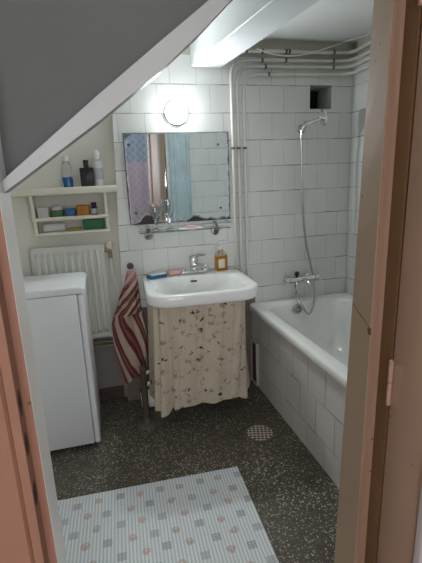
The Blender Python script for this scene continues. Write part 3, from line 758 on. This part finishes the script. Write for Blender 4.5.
# ------------------------------------------------------------------ basin curtain
def catmull(pts, n):
    P = smooth_path([(a, b, 0) for a, b in pts], 24); L = [0]
    for a, b in zip(P, P[1:]): L.append(L[-1] + (b - a).length)
    out = []; j = 0
    for k in range(n + 1):
        s = L[-1] * k / n
        while j < len(L) - 2 and L[j + 1] < s: j += 1
        f = (s - L[j]) / max(L[j + 1] - L[j], 1e-9); out.append(P[j].lerp(P[j + 1], f))
    return out, L[-1]
def interp(s, pts):
    for (a, va), (b, vb) in zip(pts, pts[1:]):
        if s <= b:
            q = (s - a) / (b - a); q = q * q * (3 - 2 * q); return va + (vb - va) * q
    return pts[-1][1]
def basin_curtain():
    n, rows = 300, 26
    top, L = catmull([(-1.345, -.045), (-1.355, -.18), (-1.362, -.34), (-1.335, -.445), (-1.26, -.492), (-1.11, -.508), (-.97, -.500), (-.900, -.470), (-.868, -.34), (-.858, -.14)], n)
    bot, L2 = catmull([(-1.370, -.045), (-1.380, -.18), (-1.385, -.30), (-1.357, -.415), (-1.265, -.43), (-1.11, -.425), (-.97, -.420), (-.878, -.385), (-.824, -.290), (-.820, -.14)], n)
    bm = bmesh.new(); uvl = bm.loops.layers.uv.new('UVMap'); grid = []
    rnd = random.Random(3)
    ph = [rnd.uniform(0, 6.28) for _ in range(6)]
    for k in range(n + 1):
        s = k / n; u = s * L
        tx = (top[min(k + 1, n)] - top[max(k - 1, 0)]).normalized(); nx = Vector((tx.y, -tx.x, 0))
        tight = math.sin(u * 120 + ph[0]) * .5 + math.sin(u * 187 + ph[1]) * .35
        big = math.sin(u * 34 + ph[2] + .8 * math.sin(u * 9)) * .6 + math.sin(u * 21 + ph[3]) * .5
        flat = .62 + .38 * min(1, abs(s - .56) / .22) ** 2          # the front hangs nearly flat, the ends gather
        col = []
        zend = interp(s, ((0, .13), (.25, .125), (.31, .125), (.335, .112), (.365, .112), (.385, .143), (.45, .146), (.56, .137), (.68, .142), (.72, .138), (.755, .115), (.80, .118), (1, .13))) + .003 * math.sin(u * 60)
        for j in range(rows + 1):
            q = j / rows
            p = top[k].lerp(bot[k], q ** 1.2)
            a = tight * .007 * (1 - q) ** 1.5 + big * (.007 + .015 * q ** .8) * flat
            for c0, w0, h0_ in ((.350, .026, .030), (.402, .022, .014), (.770, .030, .026), (.300, .02, .018)):
                d0 = (s - c0) / w0
                a += h0_ * (math.exp(-d0 * d0 * 2) - .55 * math.exp(-(abs(d0) - 1.35) ** 2 * 5)) * (.35 + .65 * q)
            z = .7335 + (zend - .7335) * q
            col.append((bm.verts.new((p.x + nx.x * a, p.y + nx.y * a, z)), (u * 1.15, z)))
        grid.append(col)
    for a, b in zip(grid, grid[1:]):
        for j in range(rows):
            q4 = (a[j], a[j + 1], b[j + 1], b[j])
            f = bm.faces.new([x[0] for x in q4])
            for l, x in zip(f.loops, q4): l[uvl].uv = x[1]
    bmesh.ops.recalc_face_normals(bm, faces=bm.faces)
    bmesh.ops.solidify(bm, geom=list(bm.faces), thickness=.0015)
    return bm
tag(obj('basin_curtain', basin_curtain(), 'cotton', smooth=80), 'cream cotton curtain with dark sprigs gathered under the basin', 'curtain')

# ------------------------------------------------------------------ waste pipe, bucket
wp = thing('waste_pipe', 'dark rusty waste pipe standing on floor left of basin curtain', 'pipe', (-1.432, -.295, 0))
obj('riser', LATHE([(.0165, .004), (.0165, .330), (.0195, .332), (.0195, .352), (.012, .358)], n=18), 'rust', wp)
obj('floor_flange', LATHE([(.060, .0005), (.060, .006), (.050, .012), (.024, .018), (.020, .040)], n=28), 'iron', wp, 50)
for z in (.235, .305): obj('side_branch', TUBE([(.012, .006, z), (.032, .022, z + .004)], .010, 10), 'pipe_paint', wp)
bk = thing('plastic_tub', 'white plastic tub with black rim lying behind the waste pipe', 'tub', (-1.448, -.118, .062))
bk.location = (-1.448, -.118, .062)
obj('tub_wall', LATHE([(.002, .115), (.050, .115), (.053, .108), (.0575, .004), (.0545, .004), (.050, .105), (.002, .110)], axis='X', n=28, cap=False), 'white_plastic', bk, 50)
obj('tub_rim', LATHE([(.0575, .003), (.0615, .003), (.0615, .010), (.0585, .010)], axis='X', n=28, cap=False), 'black_rubber', bk, 50)
# pipes below the radiator, going towards the basin
for z, lab in ((.412, 'upper of two thin brownish pipes under the radiator'), (.385, 'lower of two thin brownish pipes under the radiator')):
    tag(obj('heating_pipe', TUBE([(-2.20, .028, z), (-1.515, .028, z - .008)], .009, 10), 'old_brass'), lab, 'pipe', 'thin pipes under the radiator')

# ------------------------------------------------------------------ towel on its hook
hk = thing('towel_hook', 'dark metal hook on tiles left of the basin', 'hook', (-1.434, 0, .862))
obj('hook_plate', LATHE([(.020, -.001), (.020, -.006), (.014, -.010)], axis='Y', n=18), 'clip', hk)
obj('hook_arm', TUBE(smooth_path([(0, -.008, 0), (0, -.035, -.010), (0, -.055, -.006), (0, -.062, .012)]), .0055, 10), 'clip', hk)
def towel():
    secs = [(.856, -1.442, -1.428, .006), (.842, -1.460, -1.412, .020), (.79, -1.476, -1.402, .028), (.74, -1.494, -1.400, .032), (.69, -1.520, -1.397, .036), (.64, -1.535, -1.396, .038), (.59, -1.556, -1.390, .040),
            (.54, -1.572, -1.384, .040), (.49, -1.576, -1.378, .038), (.43, -1.576, -1.374, .035), (.36, -1.566, -1.374, .032), (.29, -1.553, -1.376, .028), (.235, -1.542, -1.380, .025), (.185, -1.532, -1.386, .022)]
    bm = bmesh.new(); uvl = bm.loops.layers.uv.new('UVMap'); n = 72; rings = []
    tot = len(secs) - 1
    zz = []
    for i in range(tot):
        for k in range(3): 
            f = k / 3; zz.append([a + (b - a) * f for a, b in zip(secs[i], secs[i + 1])])
    zz.append(list(secs[-1]))
    for i, (z, x0, x1, d) in enumerate(zz):
        q = i / (len(zz) - 1); r = []
        w = (x1 - x0) / 2; cx = (x0 + x1) / 2
        for k in range(n):
            a = 2 * PI * k / n; c, s = math.cos(a), math.sin(a)
            px = cx + w * (abs(c) ** .8) * (1 if c > 0 else -1)
            pl = .30 * math.sin(a * 5 + 1.2 + q * 4.5) + .22 * math.sin(a * 9 - q * 5 + .5)
            py = -.066 + d * s * (1 + pl * min(1, 3 * q))
            py -= .012 * math.sin(q * 9 + (px - cx) / .05)
            py = min(py, -.010) if px > -1.50 else min(py, -.004)
            dz = 0.0
            if q > .8: dz = -(px - cx) * .16 * (q - .8) * -5 + .012 * math.sin(a * 3) * (q - .8) * 5
            # diagonal wrinkle rolls near the top
            py -= .016 * math.sin((z - (px + 1.45) * .9) * 62) * max(0, 1 - abs(q - .30) / .28) * max(0, -s)
            if q < .46: uu = ((z - 1.15 * (px + 1.44)) * 2.6 + 3.0, 1 - q)
            else: uu = (a / (2 * PI) * 1.0 + (px + 1.44) * .0 +  -.40 * q, 1 - q)
            r.append(((px, py, z + dz), uu))
        rings.append(r)
    vs = [[bm.verts.new(p[0]) for p in r] for r in rings]
    for i in range(len(rings) - 1):
        for k in range(n):
            k2 = (k + 1) % n
            f = bm.faces.new((vs[i][k], vs[i][k2], vs[i + 1][k2], vs[i + 1][k]))
            us = [rings[i][k][1], rings[i][k2][1], rings[i + 1][k2][1], rings[i + 1][k][1]]
            q2 = (i + .5) / (len(zz) - 1)
            if q2 < .46 or (i + 1) / (len(zz) - 1) < .46: us = [((p[0][2] - 1.15 * (p[0][0] + 1.44)) * 2.6 + 3.0, p[1][1]) for p in (rings[i][k], rings[i][k2], rings[i + 1][k2], rings[i + 1][k])]
            else:
                us = [((kk / n) - .40 * (1 - p[1][1]), p[1][1]) for kk, p in ((k, rings[i][k]), (k + 1, rings[i][k2]), (k + 1, rings[i + 1][k2]), (k, rings[i + 1][k]))]
            for l, u in zip(f.loops, us): l[uvl].uv = u
    bm.faces.new(vs[0]); bm.faces.new(list(reversed(vs[-1])))
    bmesh.ops.recalc_face_normals(bm, faces=bm.faces)
    return bm
tag(obj('bath_towel', towel(), 'towel', smooth=70), 'maroon and cream striped towel hanging from hook beside basin', 'towel')

# ------------------------------------------------------------------ radiator
RX0, RX1, RZ0, RZ1 = -1.965, -1.572, .445, 1.003
ra_ = thing('radiator', 'cream ribbed panel radiator on the wall behind washing machine', 'radiator', ((RX0 + RX1) / 2, .025, .0))
bm = bmesh.new(); ox = -(RX0 + RX1) / 2
N = 10; W = RX1 - RX0; prof = []
m = .018; step = (W - 2 * m) / N
prof.append((RX0 + ox, 0.0)); prof.append((RX0 + ox + m * .7, 0.0))
for k in range(N):
    a = RX0 + ox + m + k * step
    prof += [(a + step * .10, 0.0), (a + step * .26, -.016), (a + step * .70, -.016), (a + step * .90, 0.0)]
prof += [(RX1 + ox - m * .7, 0.0), (RX1 + ox, 0.0)]
def rp(sc, dy, z): return [(x, -.030 + y * sc + dy, z) for x, y in prof]
rows = [rp(0, .0, RZ0), rp(0, 0, RZ0 + .030), rp(1, 0, RZ0 + .055), rp(1, 0, RZ1 - .055), rp(0, 0, RZ1 - .030), rp(0, 0, RZ1)]
vr = [[bm.verts.new(p) for p in r] for r in rows]
for a, b in zip(vr, vr[1:]):
    for k in range(len(prof) - 1): bm.faces.new((a[k], a[k + 1], b[k + 1], b[k]))
box(bm, RX0 + ox, RX1 + ox, -.030, -.018, RZ0 - .002, RZ0 + .004); box(bm, RX0 + ox, RX1 + ox, -.034, -.018, RZ1 - .006, RZ1 + .002)
box(bm, RX0 + ox, RX0 + ox + .006, -.034, -.006, RZ0, RZ1); box(bm, RX1 + ox - .006, RX1 + ox, -.034, -.006, RZ0, RZ1)
bmesh.ops.recalc_face_normals(bm, faces=bm.faces)
obj('panel', bm, 'radiator', ra_, 25)
bm = B(RX0 + ox + .004, RX1 + ox - .004, -.008, .020, RZ0 + .01, RZ1 - .004)
obj('rear_convector', bm, 'radiator', ra_, 0)
v = obj('valve_body', TUBE(fillet([(RX1 + ox, -.018, .965), (RX1 + ox + .030, -.018, .965), (RX1 + ox + .032, -.018, .918)], .012), .0105, 12), 'old_brass', ra_)
obj('valve_knob', LATHE([(.013, .0), (.020, .003), (.0205, .036), (.015, .044)], c=(RX1 + ox + .031, -.018, .972), n=16), 'brass_cream', v)
for x in (RX0 + ox + .08, RX1 + ox - .08): obj('wall_bracket', B(x - .015, x + .015, .0195, .0345, RZ0 + .1, RZ1 - .1), 'radiator', ra_, 0)
hb = smooth_path([(-1.540, .007, .9165), (-1.539, .008, .86), (-1.533, .010, .80), (-1.524, .012, .735), (-1.517, .014, .685), (-1.514, .018, .64), (-1.513, .020, .56), (-1.513, .024, .45), (-1.513, .024, .405)])
tag(obj('radiator_hose', TUBE(hb, .0078, 10), 'cable'), 'white pipe curving down from radiator valve behind the towel', 'pipe')
st = smooth_path([(-1.630, -.012, .640), (-1.585, -.020, .660), (-1.545, -.022, .685), (-1.517, -.020, .712)])
tag(obj('string', TUBE(st, .0018, 6), 'cable'), 'loose white string stretched from radiator towards the towel', 'string')

# ------------------------------------------------------------------ washing machine
wm = thing('washing_machine', 'white narrow washing machine against the left wall', 'washing machine', (-1.95, -.225, 0))
X0, X1, Y0, Y1 = -.262, .262, -.195, .190           # front faces +x
obj('cabinet', B(X0, X1 - .030, Y0, Y1, .022, .826, bev=.004), 'appliance', wm)
obj('front_panel', B(X1 - .0285, X1, Y0, Y1, .018, .826, bev=.012, seg=4), 'appliance', wm, 50)
bm = bmesh.new()
pr = [(X0, .829), (X1 + .002, .829), (X1 + .010, .838), (X1 + .006, .852), (X1 - .016, .861), (X0, .861)]
prism(bm, pr, 'Y', Y0 - .002, Y1 + .002, bev=.004)
obj('top_lid', bm, 'appliance_lid', wm, 50)
for x in (X0 + .05, X1 - .05):
    for y in (Y0 + .04, Y1 - .04):
        obj('foot', LATHE([(.018, .0), (.020, .004), (.020, .010), (.008, .012), (.008, .024)], c=(x, y, 0), n=14), 'black_rubber', wm)

# ------------------------------------------------------------------ wall shelf and its contents
ws = thing('wall_shelf', 'cream painted wall shelf with lower rack above the radiator', 'shelf', (-1.726, YA, 1.29))
sx = -1.726
def sB(x0, x1, y0, y1, z0, z1, bev=.003): return B(x0 - sx, x1 - sx, y0 - YA, y1 - YA, z0 - 1.29, z1 - 1.29, bev=bev)
bm = sB(-2.020, -1.4715, -.095, YA - .001, 1.289, 1.325, .005)
obj('top_board', bm, 'shelf_paint', ws)
for x0 in (-1.925, -1.545):
    pts = [(YA - .001, 1.072), (.000, 1.072), (-.006, 1.10), (-.030, 1.20), (-.055, 1.2885), (YA - .001, 1.2885)]
    obj('side_panel', PRISM([(y - YA, z - 1.29) for y, z in pts], 'X', x0 - sx, x0 + .016 - sx), 'shelf_paint', ws, 0)
obj('shelf_board', sB(-1.9085, -1.5455, -.012, YA - .001, 1.152, 1.164), 'shelf_paint', ws)
obj('shelf_board', sB(-1.9085, -1.5455, -.002, YA - .001, 1.075, 1.088), 'shelf_paint', ws)
obj('front_rail', sB(-1.9265, -1.5275, -.0355, -.024, 1.152, 1.172), 'shelf_paint', ws)
obj('front_rail', sB(-1.9265, -1.5275, -.0135, -.004, 1.072, 1.086), 'shelf_paint', ws)
zt, zm, zl = 1.3255, 1.1645, 1.0885
def bottle(name, label, x, y, z, prof, mat, n=20): return tag(obj(name, LATHE(prof, n=n), mat, loc=(x, y, z)), label, 'bottle')
b = thing('mouthwash_bottle', 'clear bottle half full of blue liquid with white cap on top board', 'bottle', (-1.723, .0, zt))
obj('liquid', LATHE([(.024, .0), (.0265, .003), (.0265, .052)], n=20), 'blue_liquid', b)
obj('bottle_body', LATHE([(.0268, .0525), (.0268, .105), (.020, .125), (.013, .134)], n=20), 'clear', b)
obj('bottle_label', B(-.0275, -.0262, -.012, .012, .030, .085), 'blue', b, 0)
obj('cap', LATHE([(.016, .1345), (.016, .158), (.013, .161)], n=18), 'white_plastic', b)
b = thing('shampoo_bottle', 'black square bottle on top board in front of white spray', 'bottle', (-1.620, -.020, zt))
obj('bottle_body', B(-.036, .036, -.019, .019, 0, .098, bev=.005), 'black_plastic', b)
obj('cap', B(-.014, .014, -.012, .012, .0985, .138, bev=.004), 'black_plastic', b)
b = thing('spray_can', 'white tall spray bottle on top board behind black bottle', 'bottle', (-1.562, .031, zt))
obj('can_body', LATHE([(.026, 0), (.0275, .003), (.0275, .120), (.024, .132), (.018, .137)], n=22), 'white_plastic', b, 50)
obj('cap', LATHE([(.0235, .1375), (.0235, .160), (.016, .185), (.006, .192)], n=20), 'white_plastic', b, 50)
obj('can_label', LATHE([(.0278, .035), (.0278, .095)], n=22, cap=False), 'lilac_label', b, 50)
def carton(name, label, cat, x0, x1, y0, y1, z, h, mat, bev=.003, rz=0.0):
    o = obj(name, B(-(x1 - x0) / 2, (x1 - x0) / 2, -(y1 - y0) / 2, (y1 - y0) / 2, 0, h, bev=bev), mat, loc=((x0 + x1) / 2, (y0 + y1) / 2, z), smooth=50)
    o.rotation_euler = (0, 0, rz); return tag(o, label, cat)
carton('soap_box', 'white carton at left end of the middle shelf', 'box', -1.900, -1.842, -.008, .05, zm, .060, 'card_white')
b = thing('cream_jar', 'white domed jar with green band on the middle shelf', 'jar', (-1.797, .020, zm))
obj('jar_body', LATHE([(.030, 0), (.033, .003), (.033, .038), (.031, .041)], n=22), 'green', b, 50)
obj('jar_lid', LATHE([(.031, .0415), (.033, .044), (.031, .060), (.018, .069), (.004, .071)], n=22), 'card_white', b, 50)
carton('blue_carton', 'blue carton between jar and orange box on the middle shelf', 'box', -1.758, -1.704, -.008, .05, zm, .045, 'blue')
carton('orange_box', 'orange rounded box on the middle shelf beside the small bottle', 'box', -1.698, -1.628, -.006, .055, zm, .062, 'orange', bev=.008)
b = thing('pill_bottle', 'small navy capped bottle at right end of the middle shelf', 'bottle', (-1.603, .010, zm))
obj('bottle_body', LATHE([(.016, 0), (.017, .002), (.017, .048), (.013, .052)], n=18), 'navy', b, 50)
obj('bottle_label', LATHE([(.0173, .012), (.0173, .040)], n=18, cap=False), 'lilac_label', b, 50)
obj('cap', LATHE([(.0135, .0525), (.0150, .053), (.0150, .072), (.013, .074)], n=18), 'navy', b, 50)
carton('paper_packet', 'white crumpled packet at left of the bottom shelf', 'packet', -1.890, -1.765, .006, .06, zl, .048, 'card_white', bev=.014, rz=.06)
carton('yellow_packet', 'flat yellow packet on the bottom shelf', 'packet', -1.752, -1.688, .005, .05, zl, .015, 'yellow', bev=.004)
carton('green_carton', 'dark green carton at right end of the bottom shelf', 'box', -1.672, -1.556, .010, .055, zl, .055, 'green_dark', bev=.003)

# ------------------------------------------------------------------ floor drain and mat
fd = thing('floor_drain', 'round metal grate drain set in terrazzo by the bath', 'drain', (-.861, -.578, 0))
obj('drain_ring', LATHE([(.082, .0005), (.082, .004), (.071, .004), (.071, .0008)], n=36, cap=False), 'iron', fd)
obj('drain_pit', LATHE([(.002, .0006), (.071, .0006), (.071, .0012), (.002, .0012)], n=36, cap=False), 'lens_black', fd)
bm = bmesh.new()
for i in range(-3, 4):
    c = i * .0205; l = math.sqrt(max(.069 ** 2 - c ** 2, 0))
    box(bm, c - .0030, c + .0030, -l, l, .0014, .0044); box(bm, -l, l, c - .0030, c + .0030, .0014, .0042)
g = obj('grate', bm, 'drain_metal', fd, 0); g.rotation_euler = (0, 0, -.30)
mt = obj('bath_mat', B(-.46, .46, -.32, .32, 0, .006, bev=.002), 'mat', loc=(-1.532, -1.102, .001), smooth=0)
mt.rotation_euler = (0, 0, math.radians(-2.0))
tag(mt, 'pale ribbed foam bath mat printed with squares and shells on floor', 'bath mat')

# ------------------------------------------------------------------ light
GLOBE.b.inputs['Emission Strength'].default_value = LAMP
w_ = bpy.data.worlds.new('world'); S.world = w_; w_.use_nodes = True
w_.node_tree.nodes['Background'].inputs[0].default_value = (0.75, 0.85, 1.0, 1)
w_.node_tree.nodes['Background'].inputs[1].default_value = 1.0

# ------------------------------------------------------------------ camera
cam = bpy.data.cameras.new('camera'); co = bpy.data.objects.new('camera', cam); COL.objects.link(co)
yaw, pitch, roll = 0.246260124, 0.236551835, -0.043989205
f = Vector((math.sin(yaw) * math.cos(pitch), math.cos(yaw) * math.cos(pitch), -math.sin(pitch)))
r = Vector((math.cos(yaw), -math.sin(yaw), 0)); u = r.cross(f)
r2 = r * math.cos(roll) + u * math.sin(roll); u2 = -r * math.sin(roll) + u * math.cos(roll)
m4 = Matrix((r2, u2, -f)).transposed().to_4x4(); m4.translation = (-1.55508118, -2.40833474, 1.31655922)
co.matrix_world = m4
cam.sensor_fit = 'VERTICAL'; cam.sensor_height = 36.0; cam.lens = 409.9 / 563 * 36.0; cam.clip_start = 0.02
S.camera = co
S.cycles.use_denoising = True
S.cycles.max_bounces = 10; S.cycles.transparent_max_bounces = 12
vs_ = S.view_settings; vs_.view_transform = 'Standard'; vs_.look = 'None'; vs_.exposure = 0.97; vs_.gamma = 1.0; vs_.use_curve_mapping = False
